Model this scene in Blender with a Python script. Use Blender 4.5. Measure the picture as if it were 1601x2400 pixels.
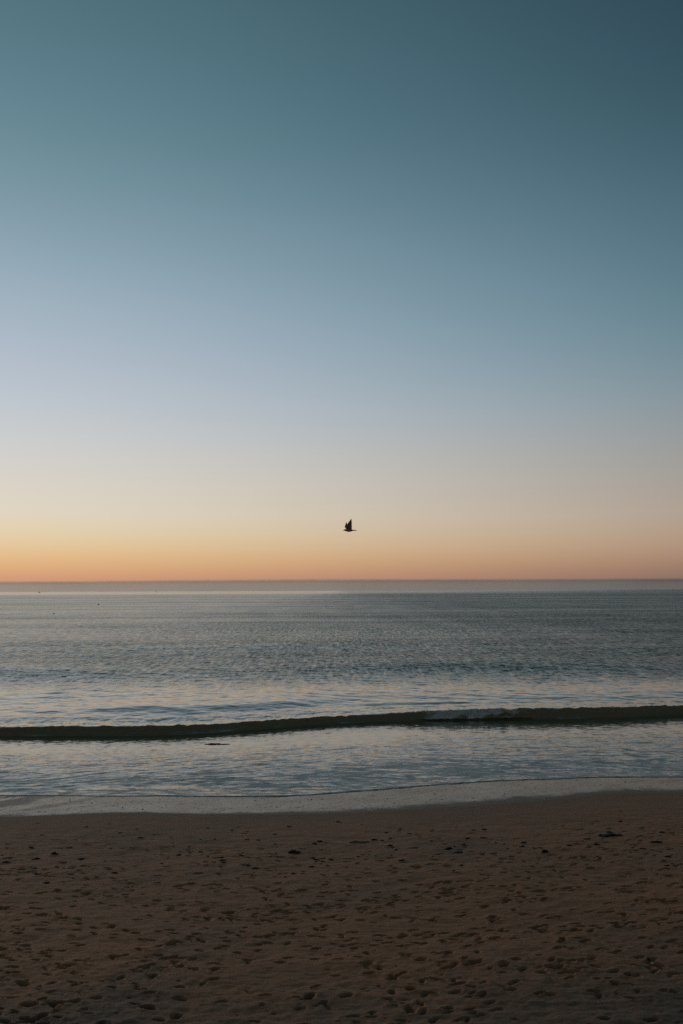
import bpy, bmesh, math, random
import numpy as np
from mathutils import Vector, Matrix, Euler

S = bpy.context.scene
COL = S.collection
for o in list(bpy.data.objects):
    bpy.data.objects.remove(o)
RNG = np.random.default_rng(11)
random.seed(5)

# ------------------------------------------------------------------ camera
EYE = 7.0                      # metres above the sea
F_PX = 35.0 / 36.0 * 2400.0    # focal length in pixels of the photograph
PITCH = math.atan(184.0 / F_PX)
ROLL = math.radians(-0.21)
cam_d = bpy.data.cameras.new('camera')
cam = bpy.data.objects.new('camera', cam_d)
COL.objects.link(cam)
cam_d.sensor_fit = 'VERTICAL'
cam_d.sensor_height = 36.0
cam_d.lens = 35.0
cam_d.clip_start = 0.1
cam_d.clip_end = 150000.0
CAM_R = Matrix.Rotation(math.pi / 2 + PITCH, 3, 'X') @ Matrix.Rotation(ROLL, 3, 'Z')
cam.matrix_world = Matrix.Translation((0, 0, EYE)) @ CAM_R.to_4x4()
S.camera = cam


def ray(px, py):
    """direction of the sight line through a pixel of the photograph"""
    d = CAM_R @ Vector((px - 800.5, -(py - 1200.0), -F_PX))
    return d.normalized()


def on_level(px, py, z):
    d = ray(px, py)
    k = (z - EYE) / d.z
    return d.x * k, d.y * k


def srgb(r, g, b):
    f = lambda c: c / 12.92 if c <= 0.04045 else ((c + 0.055) / 1.055) ** 2.4
    return tuple(f(c / 255.0) for c in (r, g, b))


# ------------------------------------------------------------------ node helper
class NT:
    def __init__(self, tree):
        self.t = tree
        tree.nodes.clear()

    def n(self, kind, **kw):
        nd = self.t.nodes.new(kind)
        for k, v in kw.items():
            setattr(nd, k, v)
        return nd

    def put(self, sock, v):
        if isinstance(v, bpy.types.NodeSocket):
            self.t.links.new(v, sock)
        else:
            sock.default_value = v

    def m(self, op, a, b=0.0, c=0.0, clamp=False):
        nd = self.n('ShaderNodeMath', operation=op, use_clamp=clamp)
        for i, v in enumerate((a, b, c)):
            self.put(nd.inputs[i], v)
        return nd.outputs[0]

    def vm(self, op, a, b=None, out=0):
        nd = self.n('ShaderNodeVectorMath', operation=op)
        self.put(nd.inputs[0], a)
        if b is not None:
            if op == 'SCALE':
                self.put(nd.inputs['Scale'], b)
            else:
                self.put(nd.inputs[1], b)
        return nd.outputs[out]

    def sep(self, v):
        nd = self.n('ShaderNodeSeparateXYZ')
        self.put(nd.inputs[0], v)
        return nd.outputs

    def comb(self, x, y, z):
        nd = self.n('ShaderNodeCombineXYZ')
        for i, v in enumerate((x, y, z)):
            self.put(nd.inputs[i], v)
        return nd.outputs[0]

    def rng(self, v, a, b, c=0.0, d=1.0, smooth=True):
        nd = self.n('ShaderNodeMapRange', interpolation_type='SMOOTHSTEP' if smooth else 'LINEAR')
        self.put(nd.inputs[0], v)
        for i, q in enumerate((a, b, c, d)):
            self.put(nd.inputs[i + 1], q)
        return nd.outputs[0]

    def noise(self, vec, scale, detail=3.0, rough=0.55, dist=0.0, color=False, typ='FBM'):
        nd = self.n('ShaderNodeTexNoise', noise_type=typ)
        self.put(nd.inputs['Vector'], vec)
        nd.inputs['Scale'].default_value = scale
        nd.inputs['Detail'].default_value = detail
        nd.inputs['Roughness'].default_value = rough
        nd.inputs['Distortion'].default_value = dist
        return nd.outputs['Color' if color else 'Fac']

    def mix(self, f, a, b):
        nd = self.n('ShaderNodeMix', data_type='RGBA')
        self.put(nd.inputs[0], f)
        for s, v in ((6, a), (7, b)):
            if isinstance(v, tuple) and len(v) == 3:
                v = (*v, 1.0)
            self.put(nd.inputs[s], v)
        return nd.outputs[2]

    def attr(self, name):
        nd = self.n('ShaderNodeAttribute', attribute_name=name)
        return nd.outputs['Fac']

    def ramp(self, fac, stops, interp='LINEAR'):
        nd = self.n('ShaderNodeValToRGB')
        cr = nd.color_ramp
        cr.interpolation = interp
        e = cr.elements
        e[0].position, e[0].color = stops[0][0], (*stops[0][1], 1)
        e[1].position, e[1].color = stops[-1][0], (*stops[-1][1], 1)
        for p, c in stops[1:-1]:
            x = e.new(p)
            x.color = (*c, 1)
        self.put(nd.inputs[0], fac)
        return nd.outputs[0]


# ------------------------------------------------------------------ sky: twilight, the sun just down to the left
SKY_Y = [-160, 0, 150, 300, 400, 500, 600, 700, 800, 900, 1000, 1100, 1200, 1260, 1300, 1335, 1362, 1386]
SKY_L = [(76, 108, 120), (84, 118, 127), (92, 126, 140), (104, 138, 150), (116, 146, 161), (130, 157, 172), (144, 168, 184), (160, 178, 192), (174, 186, 200), (185, 195, 205), (200, 204, 207), (215, 210, 202), (224, 213, 193), (229, 207, 168), (228, 190, 141), (221, 171, 124), (208, 150, 120), (190, 140, 118)]
SKY_R = [(46, 70, 84), (52, 77, 91), (56, 84, 98), (64, 94, 108), (72, 103, 120), (81, 112, 126), (90, 120, 136), (100, 130, 144), (112, 139, 151), (130, 148, 158), (148, 156, 159), (163, 159, 153), (176, 161, 147), (179, 154, 131), (171, 139, 117), (154, 121, 104), (138, 110, 100), (128, 106, 98)]
AZ0 = math.radians(-28.0)


def elev_of(px, py):
    return math.degrees(math.asin(ray(px, py).z))


world = bpy.data.worlds.new('World')
S.world = world
world.use_nodes = True
w = NT(world.node_tree)
tc = w.n('ShaderNodeTexCoord')
vdir = w.vm('NORMALIZE', tc.outputs['Generated'])
vx, vy, vz = w.sep(vdir)
elev = w.m('MULTIPLY', w.m('ARCSINE', vz), 180 / math.pi / 90.0)     # 0 horizon .. 1 zenith


def sky_stops(px, cols, zen):
    st = []
    yy = np.arange(-160.0, 1401.0, 10.0)
    k = np.exp(-0.5 * (np.arange(-16, 17) / 5.0) ** 2)
    k /= k.sum()
    ch = []
    for i in range(3):
        v = np.interp(yy, SKY_Y, [c[i] for c in cols])
        e0 = v[0] + (v[0] - v[1]) * np.arange(16, 0, -1)
        e1 = v[-1] + (v[-1] - v[-2]) * np.arange(1, 17)
        ch.append(np.convolve(np.concatenate([e0, v, e1]), k, mode='valid'))
    raw = [np.interp(yy, SKY_Y, [c[i] for c in cols]) for i in range(3)]
    wt = np.clip((yy - 1050) / 120, 0, 1)
    ch = [v * (1 - wt) + r_ * wt for v, r_ in zip(ch, raw)]
    for y in list(np.linspace(-160, 1150, 19)) + [1200, 1240, 1275, 1305, 1330, 1350, 1368, 1386]:
        c = [float(np.interp(y, yy, v)) for v in ch]
        q = 1.0 - abs(y - 450) / 450.0
        if q > 0:
            c = [c[0] + 2.0 * q, c[1], c[2] - 1.5 * q]
        st.append((max(0.0, elev_of(px, y) / 90.0), srgb(*c)))
    st.append((0.62, srgb(*zen[0])))
    st.append((1.0, srgb(*zen[1])))
    st.sort(key=lambda q: q[0])
    return st


rl = w.ramp(elev, sky_stops(0, SKY_L, ((64, 86, 96), (56, 74, 84))))
rr = w.ramp(elev, sky_stops(1600, SKY_R, ((44, 62, 76), (44, 59, 72))))
hor = w.m('SQRT', w.m('ADD', w.m('MULTIPLY', vx, vx), w.m('ADD', w.m('MULTIPLY', vy, vy), 1e-5)))
cosd = w.m('DIVIDE', w.m('ADD', w.m('MULTIPLY', vx, math.sin(AZ0)), w.m('MULTIPLY', vy, math.cos(AZ0))), hor)
AZF = math.atan(800.0 / F_PX)
c_l, c_r = math.cos(-AZF - AZ0), math.cos(AZF - AZ0)
tt = w.m('DIVIDE', w.m('SUBTRACT', c_l, cosd), c_l - c_r)
nd = w.n('ShaderNodeMath', operation='SMOOTH_MIN')
w.put(nd.inputs[0], tt)
nd.inputs[1].default_value = 1.75
nd.inputs[2].default_value = 0.5
tt = nd.outputs[0]
lx, ly, lz = w.sep(rl)
rx, ry, rz = w.sep(rr)
chan = [w.m('MULTIPLY', a, w.m('POWER', w.m('DIVIDE', b, a), tt)) for a, b in ((lx, rx), (ly, ry), (lz, rz))]
bg = w.n('ShaderNodeBackground')
w.put(bg.inputs['Color'], w.comb(*chan))
bg.inputs['Strength'].default_value = 1.0
wo = w.n('ShaderNodeOutputWorld')
w.t.links.new(bg.outputs[0], wo.inputs[0])
world.cycles.sampling_method = 'MANUAL'
world.cycles.sample_map_resolution = 1024

# afterglow of the sun, which has just gone below the horizon on the left: weak, wide and warm
sun_d = bpy.data.lights.new('sun', 'SUN')
sun = bpy.data.objects.new('sun', sun_d)
COL.objects.link(sun)
sun_d.energy = 0.30
sun_d.angle = math.radians(36)
sun_d.color = (1.0, 0.60, 0.36)
SUN_EL = math.radians(10)
SUN_AZ = math.radians(-46)
sdir = Vector((math.sin(SUN_AZ) * math.cos(SUN_EL), math.cos(SUN_AZ) * math.cos(SUN_EL), math.sin(SUN_EL)))
sun.rotation_euler = sdir.to_track_quat('Z', 'Y').to_euler()
sun.location = sdir * 100

vs = S.view_settings
vs.view_transform = 'Standard'
vs.look = 'None'
vs.exposure = 0.0
vs.gamma = 1.0
vs.use_curve_mapping = False
S.render.engine = 'CYCLES'
S.cycles.use_denoising = False
S.cycles.max_bounces = 6
S.cycles.transparent_max_bounces = 12

# ------------------------------------------------------------------ numpy helpers
_P = np.random.default_rng(3).permutation(4096)
_G = np.random.default_rng(4).uniform(0, 2 * np.pi, 4096)
_GX, _GY = np.cos(_G), np.sin(_G)


def perlin(x, y):
    xi, yi = np.floor(x).astype(np.int64), np.floor(y).astype(np.int64)
    xf, yf = x - xi, y - yi
    u = xf * xf * xf * (xf * (xf * 6 - 15) + 10)
    v = yf * yf * yf * (yf * (yf * 6 - 15) + 10)

    def g(ix, iy, dx, dy):
        h = _P[(_P[ix & 4095] + iy) & 4095]
        return _GX[h] * dx + _GY[h] * dy
    a = g(xi, yi, xf, yf)
    b = g(xi + 1, yi, xf - 1, yf)
    c = g(xi, yi + 1, xf, yf - 1)
    d = g(xi + 1, yi + 1, xf - 1, yf - 1)
    return (a + u * (b - a)) + v * ((c + u * (d - c)) - (a + u * (b - a)))


def fbm(x, y, octv=4, gain=0.5):
    s, amp = 0.0, 1.0
    for i in range(octv):
        s = s + amp * perlin(x * 2 ** i + 17.3 * i, y * 2 ** i - 9.1 * i)
        amp *= gain
    return s


def sstep(a, b, x):
    t = np.clip((x - a) / (b - a), 0, 1)
    return t * t * (3 - 2 * t)


def smooth_curve(xs, ys, width):
    """a fine, smoothed table of a measured line, flat outside it"""
    X = np.arange(-400, 400, 0.1)
    Y = np.interp(X, xs, ys)
    k = np.exp(-0.5 * (np.arange(-60, 61) * 0.1 / width) ** 2)
    k /= k.sum()
    Yp = np.pad(Y, 60, mode='edge')
    return X, np.convolve(Yp, k, mode='valid')


def line(pts, z, width):
    w_ = sorted(on_level(px, py, z) for px, py in pts)
    xs = [p[0] for p in w_]
    ys = [p[1] for p in w_]
    X, Y = smooth_curve(xs, ys, width)
    return lambda x: np.interp(x, X, Y)


def sheet(name, X, Y, Z, mat, attrs=None, kind='structure'):
    """one grid mesh from 2-D arrays of coordinates"""
    r, c = X.shape
    co = np.stack([X, Y, Z], -1).reshape(-1, 3).astype(np.float32)
    idx = np.arange(r * c, dtype=np.int32).reshape(r, c)
    q = np.stack([idx[:-1, :-1], idx[:-1, 1:], idx[1:, 1:], idx[1:, :-1]], -1).reshape(-1, 4)
    me = bpy.data.meshes.new(name)
    me.vertices.add(len(co))
    me.vertices.foreach_set('co', co.ravel())
    me.loops.add(q.size)
    me.loops.foreach_set('vertex_index', q.ravel())
    me.polygons.add(len(q))
    me.polygons.foreach_set('loop_start', np.arange(0, q.size, 4, dtype=np.int32))
    me.polygons.foreach_set('loop_total', np.full(len(q), 4, dtype=np.int32))
    me.polygons.foreach_set('use_smooth', np.ones(len(q), dtype=bool))
    me.update(calc_edges=True)
    for k, v in (attrs or {}).items():
        a = me.attributes.new(k, 'FLOAT', 'POINT')
        a.data.foreach_set('value', np.broadcast_to(v, X.shape).astype(np.float32).ravel())
    me.materials.append(mat)
    o = bpy.data.objects.new(name, me)
    COL.objects.link(o)
    o['kind'] = kind
    return o


def tag(o, label, cat, group=None):
    o['label'] = label
    o['category'] = cat
    if group:
        o['group'] = group


def new_mat(name):
    m = bpy.data.materials.new(name)
    m.use_nodes = True
    t = NT(m.node_tree)
    out = t.n('ShaderNodeOutputMaterial')
    return m, t, out


def simple(name, col, rough=0.7, var=0.25, scale=30.0):
    m, t, out = new_mat(name)
    p = t.n('ShaderNodeBsdfPrincipled')
    co = t.n('ShaderNodeTexCoord').outputs['Object']
    n = t.noise(co, scale, 3)
    lo = tuple(c * (1 - var) for c in col)
    hi = tuple(c * (1 + var) for c in col)
    t.put(p.inputs['Base Color'], t.mix(t.rng(n, 0.3, 0.7), lo, hi))
    p.inputs['Roughness'].default_value = rough
    t.t.links.new(p.outputs[0], out.inputs[0])
    return m


# ------------------------------------------------------------------ measured lines of the shore (pixels of the photograph)
WET_PTS = [(0, 1917), (128, 1911), (275, 1905), (357, 1906), (459, 1909), (640, 1909), (800, 1907), (902, 1902), (1004, 1894), (1106, 1889),
           (1208, 1882), (1311, 1873), (1413, 1863), (1464, 1857), (1601, 1859)]
FRONT_PTS = [(0, 1860), (255, 1863), (459, 1864), (561, 1866), (663, 1864), (800, 1854), (902, 1845), (1004, 1836), (1132, 1826), (1260, 1822),
             (1362, 1820), (1515, 1818), (1601, 1819)]
BASE_PTS = [(0, 1735), (153, 1735), (306, 1735), (433, 1732), (510, 1726), (600, 1720), (700, 1711), (800, 1704), (902, 1700), (1004, 1700),
            (1158, 1699), (1311, 1698), (1464, 1695), (1566, 1689), (1601, 1687)]
CREST_PTS = [(0, 1710), (153, 1707), (357, 1708), (459, 1705), (561, 1699), (638, 1692), (714, 1687), (800, 1683), (902, 1677), (1004, 1672),
             (1158, 1667), (1311, 1664), (1464, 1662), (1566, 1658), (1601, 1657)]
WET_Z, FRONT_Z = 0.22, 0.10
wet_line = line(WET_PTS, WET_Z, 0.5)
front_line = line(FRONT_PTS, FRONT_Z + 0.03, 0.35)
BASE_PTS = [(px, py - 0.36 * (py - np.interp(px, [p[0] for p in CREST_PTS], [p[1] for p in CREST_PTS]))) for px, py in BASE_PTS]
TROUGH = -0.26                # level of the drawn-down water at the foot of the breaker
base_line = line(BASE_PTS, TROUGH, 0.6)
_bx = [on_level(px, py, TROUGH)[0] for px, py in BASE_PTS]
_ah = []
for px, py in BASE_PTS:
    cy = np.interp(px, [p[0] for p in CREST_PTS], [p[1] for p in CREST_PTS])
    _ah.append((py - cy) * on_level(px, py, TROUGH)[1] / F_PX * 1.0)
_AX, _AY = smooth_curve(_bx, _ah, 0.5)
amp_line = lambda x: np.interp(x, _AX, _AY)


def ground_z(x, y):
    """smooth beach level, without the prints"""
    s = wet_line(x) - y            # metres up the beach from the wet edge
    up = WET_Z + 0.034 * s + 0.0022 * np.clip(s, 0, 14) ** 1.6 * 1.0
    dn = WET_Z + 0.042 * s
    return np.where(s > 0, np.minimum(up, 1.9 + 0.004 * s), np.maximum(dn, -3.0))


# ------------------------------------------------------------------ materials of the setting
def sand_material():
    m, t, out = new_mat('dry_sand')
    pos = t.n('ShaderNodeNewGeometry').outputs['Position']
    p = t.n('ShaderNodeBsdfPrincipled')
    big = t.noise(pos, 0.16, 3, 0.6)
    mid = t.noise(pos, 1.3, 5, 0.65)
    fine = t.noise(pos, 38.0, 3, 0.7)
    grain = t.noise(pos, 210.0, 2, 0.7)
    col = t.mix(t.rng(big, 0.35, 0.65), (0.46, 0.190, 0.072), (0.54, 0.217, 0.081))
    col = t.mix(t.m('MULTIPLY', t.rng(mid, 0.35, 0.75), 0.45), col, (0.36, 0.17, 0.078))
    # damp, less red churned patches
    col = t.mix(t.m('MULTIPLY', t.rng(t.noise(pos, 0.22, 4, 0.6, 0.6), 0.52, 0.68), 0.5), col, (0.24, 0.13, 0.07))
    stain_near_dark = t.attr('stain_near_dark')
    col = t.mix(t.m('MULTIPLY', stain_near_dark, t.rng(mid, 0.25, 0.6, 0.35, 0.9)), col, (0.17, 0.112, 0.068))
    damp = t.attr('damp')
    col = t.mix(t.m('MULTIPLY', damp, 0.45), col, (0.29, 0.15, 0.085))
    col = t.mix(t.m('MULTIPLY', t.rng(fine, 0.4, 0.75), 0.30), col, (0.27, 0.155, 0.095))
    col = t.mix(t.m('MULTIPLY', t.rng(grain, 0.62, 0.72), 0.35), col, (0.46, 0.37, 0.28))
    t.put(p.inputs['Base Color'], col)
    p.inputs['Roughness'].default_value = 0.68
    p.inputs['Specular IOR Level'].default_value = 0.22
    b = t.n('ShaderNodeBump')
    b.inputs['Strength'].default_value = 0.55
    b.inputs['Distance'].default_value = 0.012
    t.put(b.inputs['Height'], t.m('ADD', t.noise(pos, 22.0, 4, 0.65), t.m('MULTIPLY', grain, 0.25)))
    t.t.links.new(b.outputs[0], p.inputs['Normal'])
    t.t.links.new(p.outputs[0], out.inputs[0])
    return m


def wet_material():
    m, t, out = new_mat('wet_sand')
    g = t.n('ShaderNodeNewGeometry')
    pos = g.outputs['Position']
    p = t.n('ShaderNodeBsdfPrincipled')
    x, y, z = t.sep(pos)
    diag = t.comb(t.m('ADD', x, t.m('MULTIPLY', y, -0.75)), t.m('MULTIPLY', y, 0.35), 0.0)
    streak = t.noise(diag, 0.6, 5, 0.62, 0.4)
    speck = t.noise(t.vm('MULTIPLY', pos, (1.0, 0.45, 1.0)), 7.5, 3, 0.72)
    wet = t.attr('wet')            # 1 in the film of water, 0 at the drying edge
    left = t.rng(x, -12.0, -6.5, 1.0, 0.15)
    st = t.m('MULTIPLY', t.rng(streak, 0.47, 0.57), left)
    col = t.mix(t.rng(t.noise(pos, 1.2, 4, 0.6), 0.35, 0.7), (0.06, 0.045, 0.03), (0.085, 0.065, 0.045))
    col = t.mix(t.m('MULTIPLY', t.rng(speck, 0.64, 0.72), 0.7), col, (0.025, 0.02, 0.015))
    t.put(p.inputs['Base Color'], col)
    rough = t.m('ADD', t.m('MULTIPLY', st, 0.22), t.m('ADD', 0.09, t.m('MULTIPLY', t.rng(speck, 0.55, 0.72), 0.2)))
    rough = t.m('ADD', rough, t.m('MULTIPLY', t.m('SUBTRACT', 1.0, wet), 0.5), clamp=True)
    t.put(p.inputs['Roughness'], rough)
    p.inputs['IOR'].default_value = 1.30
    b = t.n('ShaderNodeBump')
    b.inputs['Strength'].default_value = 0.25
    b.inputs['Distance'].default_value = 0.01
    t.put(b.inputs['Height'], t.m('ADD', t.m('MULTIPLY', streak, 2.0), t.noise(pos, 9.0, 3, 0.6)))
    t.t.links.new(b.outputs[0], p.inputs['Normal'])
    d = t.n('ShaderNodeBsdfPrincipled')
    t.put(d.inputs['Base Color'], t.mix(speck, (0.20, 0.118, 0.050), (0.26, 0.150, 0.064)))
    d.inputs['Roughness'].default_value = 0.6
    mx = t.n('ShaderNodeMixShader')
    cov = t.m('ADD', t.rng(t.noise(pos, 45.0, 3, 0.6), 0.36, 0.64, 0.22, 0.78), t.m('MULTIPLY', t.m('SUBTRACT', t.noise(pos, 0.7, 4, 0.6), 0.5), 0.5))
    t.put(mx.inputs[0], t.m('MULTIPLY', t.m('MULTIPLY', cov, wet), t.m('MULTIPLY', t.m('SUBTRACT', 1.0, t.m('MULTIPLY', st, 0.5)), t.rng(speck, 0.57, 0.68, 1.0, 0.25)), clamp=True))
    t.t.links.new(d.outputs[0], mx.inputs[1])
    t.t.links.new(p.outputs[0], mx.inputs[2])
    t.t.links.new(mx.outputs[0], out.inputs[0])
    return m


def water_material(name, deep, shallow):
    m, t, out = new_mat(name)
    g = t.n('ShaderNodeNewGeometry')
    pos, nor = g.outputs['Position'], g.outputs['Normal']
    x, y, z = t.sep(pos)
    p = t.n('ShaderNodeBsdfPrincipled')
    shal = t.attr('shallow')
    chop = t.attr('chop')
    # small chop as real slopes of the surface, in metres, not in pixels
    v1 = t.comb(t.m('MULTIPLY', x, 0.62), y, z)
    n1 = t.vm('SUBTRACT', t.noise(v1, 5.2, 3, 0.6, 0.0, True), (0.5, 0.5, 0.5))
    n2 = t.vm('SUBTRACT', t.noise(v1, 1.7, 2, 0.5, 0.0, True), (0.5, 0.5, 0.5))
    gust = t.noise(t.comb(t.m('MULTIPLY', x, 0.22), y, 0.0), 0.035, 4, 0.6)
    far = t.noise(t.comb(t.m('MULTIPLY', x, 0.10), y, 3.0), 0.006, 4, 0.6)
    amp = t.m('MULTIPLY', t.rng(gust, 0.3, 0.7, 0.72, 1.2), t.rng(far, 0.3, 0.7, 0.75, 1.2))
    # the far slick just under the horizon
    slick = t.m('MULTIPLY', t.rng(y, 1500.0, 2700.0), t.rng(t.m('ADD', x, t.m('MULTIPLY', y, -0.30)), -1200.0, 500.0, 1.0, 0.2))
    amp = t.m('MULTIPLY', amp, t.m('SUBTRACT', 1.0, t.m('MULTIPLY', slick, 0.60)))
    grp = t.noise(t.comb(t.m('MULTIPLY', x, 2.6), t.m('MULTIPLY', y, 0.26), 7.0), 1.0, 3, 0.6)
    grp2 = t.noise(t.comb(t.m('MULTIPLY', x, 0.12), t.m('MULTIPLY', y, 0.012), 2.0), 1.0, 3, 0.6)
    amp = t.m('MULTIPLY', amp, t.m('MULTIPLY', t.rng(grp, 0.25, 0.75, 0.2, 1.8, False), t.rng(grp2, 0.25, 0.75, 0.8, 1.2, False)))
    amp = t.m('MULTIPLY', amp, t.rng(x, -75.0, 75.0, 0.60, 1.28))
    amp = t.m('MULTIPLY', amp, chop)
    s1 = t.vm('SCALE', n1, t.m('MULTIPLY', amp, SEA_SLOPE))
    s2 = t.vm('SCALE', n2, t.m('MULTIPLY', amp, SEA_SLOPE * 0.6))
    sl = t.vm('MULTIPLY', t.vm('ADD', s1, s2), (0.8, 1.0, 0.0))
    N = t.vm('NORMALIZE', t.vm('ADD', nor, sl))
    t.put(p.inputs['Normal'], N)
    base = t.mix(shal, deep, shallow)
    # foam
    dens = t.attr('foam')
    wrp = t.vm('ADD', pos, t.vm('SCALE', t.vm('SUBTRACT', t.noise(pos, 1.1, 3, 0.6, 0.0, True), (0.5, 0.5, 0.5)), 0.7))
    wx, wy, wz = t.sep(wrp)
    fv = t.comb(t.m('MULTIPLY', wx, 0.34), wy, 0.0)
    vor = t.n('ShaderNodeTexVoronoi', feature='DISTANCE_TO_EDGE')
    t.put(vor.inputs['Vector'], fv)
    vor.inputs['Scale'].default_value = 1.5
    vn = t.n('ShaderNodeTexVoronoi', feature='DISTANCE_TO_EDGE')
    t.put(vn.inputs['Vector'], fv)
    vn.inputs['Scale'].default_value = 3.8
    lace = t.m('MAXIMUM', t.rng(vor.outputs['Distance'], 0.0, 0.20, 1.0, 0.0), t.m('MULTIPLY', t.rng(vn.outputs['Distance'], 0.0, 0.3, 1.0, 0.0), 0.6))
    patch = t.noise(fv, 0.7, 5, 0.68)
    thr = t.m('SUBTRACT', 1.0, dens)
    pm = t.rng(t.m('SUBTRACT', patch, t.m('MULTIPLY', thr, 0.62)), 0.02, 0.42)
    foam = t.m('MULTIPLY', pm, t.m('ADD', t.m('MULTIPLY', lace, 0.80), t.m('MULTIPLY', dens, 0.08)), clamp=True)
    foam = t.m('MULTIPLY', foam, t.rng(dens, 0.0, 0.12), clamp=True)
    solid = t.rng(dens, 0.82, 1.0)
    foam = t.m('MAXIMUM', foam, t.m('MULTIPLY', solid, t.rng(t.noise(pos, 4.0, 4, 0.6), 0.3, 0.6, 0.6, 1.0)))
    t.put(p.inputs['Base Color'], t.mix(foam, base, (0.80, 0.78, 0.70)))
    rg = t.m('MULTIPLY', t.m('POWER', amp, 0.6), SEA_ROUGH)
    t.put(p.inputs['Roughness'], t.m('MAXIMUM', t.m('ADD', 0.05, rg), t.m('MULTIPLY', foam, 0.7)))
    p.inputs['IOR'].default_value = 1.333
    t.t.links.new(p.outputs[0], out.inputs[0])
    return m


SEA_SLOPE = 1.7
SEA_ROUGH = 0.26
M_SAND = sand_material()
M_WET = wet_material()
M_SEA = water_material('sea_water', (0.046, 0.094, 0.040), (0.25, 0.168, 0.074))
M_WAVE = water_material('wave_water', (0.046, 0.094, 0.040), (0.30, 0.22, 0.115))

# ------------------------------------------------------------------ sand
dx = np.arange(-12.6, 12.61, 0.03)
g1 = 12.6 + np.cumsum(0.05 * 1.13 ** np.arange(1, 76))
g1 = g1[g1 < 6000]
XS = np.concatenate([-g1[::-1], dx, g1])
S_FINE = np.concatenate([np.arange(0, 3.0, 0.05), np.arange(3.0, 22.0, 0.03)])
S_COARSE = 22.0 + np.cumsum(0.06 * 1.22 ** np.arange(1, 46))
S_COARSE = S_COARSE[S_COARSE < 3000]
SS = np.concatenate([S_FINE, S_COARSE])          # metres up the beach from the wet edge
X, Sg = np.meshgrid(XS, SS)
Y = wet_line(X) - Sg
Z = ground_z(X, Y)
near = (np.abs(X) < 16) & (Sg < 24)
keep = sstep(0.3, 4.5, Sg) * 0.85 + 0.15
Xn, Yn = X, Y
rel = 0.030 * fbm(Xn * 0.42, Yn * 0.5, 3) + 0.022 * fbm(Xn * 1.5, Yn * 1.9, 4, 0.58)
rel += 0.030 * (0.35 - np.abs(fbm(Xn * 1.9 + 31, Yn * 2.3, 4, 0.6))) * sstep(9.0, 17.0, Sg)
rel += 0.011 * np.abs(fbm(Xn * 4.0 + 5, Yn * 4.6, 3, 0.6)) * sstep(2.0, 8.0, Sg)
Z = Z + rel * keep * np.where(near, 1, 0.5) + 0.002 * fbm(Xn * 9, Yn * 9, 2)

# foot prints: pits with a pushed-up rim, thick on the upper beach, thin near the wet edge
PR = np.zeros_like(Z)


def stamp(cx, s0, ang, ln, wd, depth, rim, kind):
    i0, i1 = np.searchsorted(XS, [cx - ln * 1.3, cx + ln * 1.3])
    j0, j1 = np.searchsorted(SS, [s0 - ln * 1.3, s0 + ln * 1.3])
    if i1 - i0 < 3 or j1 - j0 < 3:
        return
    gx = X[j0:j1, i0:i1] - cx
    gy = -(Sg[j0:j1, i0:i1] - s0)
    ca, sa = math.cos(ang), math.sin(ang)
    a = (gx * ca + gy * sa) / (ln * 0.5)
    b = (-gx * sa + gy * ca) / (wd * 0.5)
    b = b * (1.0 - 0.22 * a)                       # ball of the foot wider than the heel
    wob = 0.30 * perlin(X[j0:j1, i0:i1] * 7 + cx, Sg[j0:j1, i0:i1] * 7 + s0) + 0.22 * perlin(X[j0:j1, i0:i1] * 17 - cx, Sg[j0:j1, i0:i1] * 17 + s0)
    r = np.sqrt(a * a + b * b) + wob
    pit = -depth * (1 - sstep(0.45, 1.05, r))
    pit = pit * (1.0 + 0.5 * float(sstep(10.0, 17.0, np.array(s0)))) * (0.75 + 0.6 * perlin(X[j0:j1, i0:i1] * 9 + s0, Sg[j0:j1, i0:i1] * 9 - cx))
    if kind == 0:                                  # heel and ball deeper than the arch
        pit *= 0.72 + 0.28 * np.cos(a * 3.1) ** 2
    ring = rim * np.exp(-((r - 1.22) / 0.22) ** 2) * (0.65 + 0.8 * perlin(X[j0:j1, i0:i1] * 5 - cx, Sg[j0:j1, i0:i1] * 5))
    old = PR[j0:j1, i0:i1]
    PR[j0:j1, i0:i1] = np.where(pit < -0.2 * depth, np.minimum(old * 0.35 + pit, pit * 0.8), old + pit) + ring


# walkers' trails
for k in range(80):
    s0 = 3.6 + 17.5 * RNG.random() ** 0.75
    x0 = RNG.uniform(-12, 12)
    hd = RNG.normal(0.0, 0.35) + (math.pi if RNG.random() < 0.5 else 0)
    if RNG.random() < 0.25:
        hd = RNG.uniform(0, 2 * math.pi)
    st = RNG.uniform(0.55, 0.75)
    dpt = RNG.uniform(0.025, 0.085)
    size = RNG.uniform(0.85, 1.05)
    n = int(RNG.integers(8, 40))
    for i in range(n):
        hd += RNG.normal(0, 0.05)
        x0 += st * math.cos(hd)
        s0 -= st * math.sin(hd)
        side = 0.11 * (1 if i % 2 else -1)
        px_, ps_ = x0 - side * math.sin(hd), s0 - side * math.cos(hd)
        if abs(px_) < 12.4 and 2.6 < ps_ < 21.6:
            q = float(sstep(2.0, 9.0, np.array(ps_)))
            stamp(px_, ps_, hd + RNG.normal(0, 0.12), 0.25 * size, 0.11 * size, dpt * (0.35 + 0.65 * q), 0.007 * (0.4 + 0.6 * q), 0)
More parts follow.
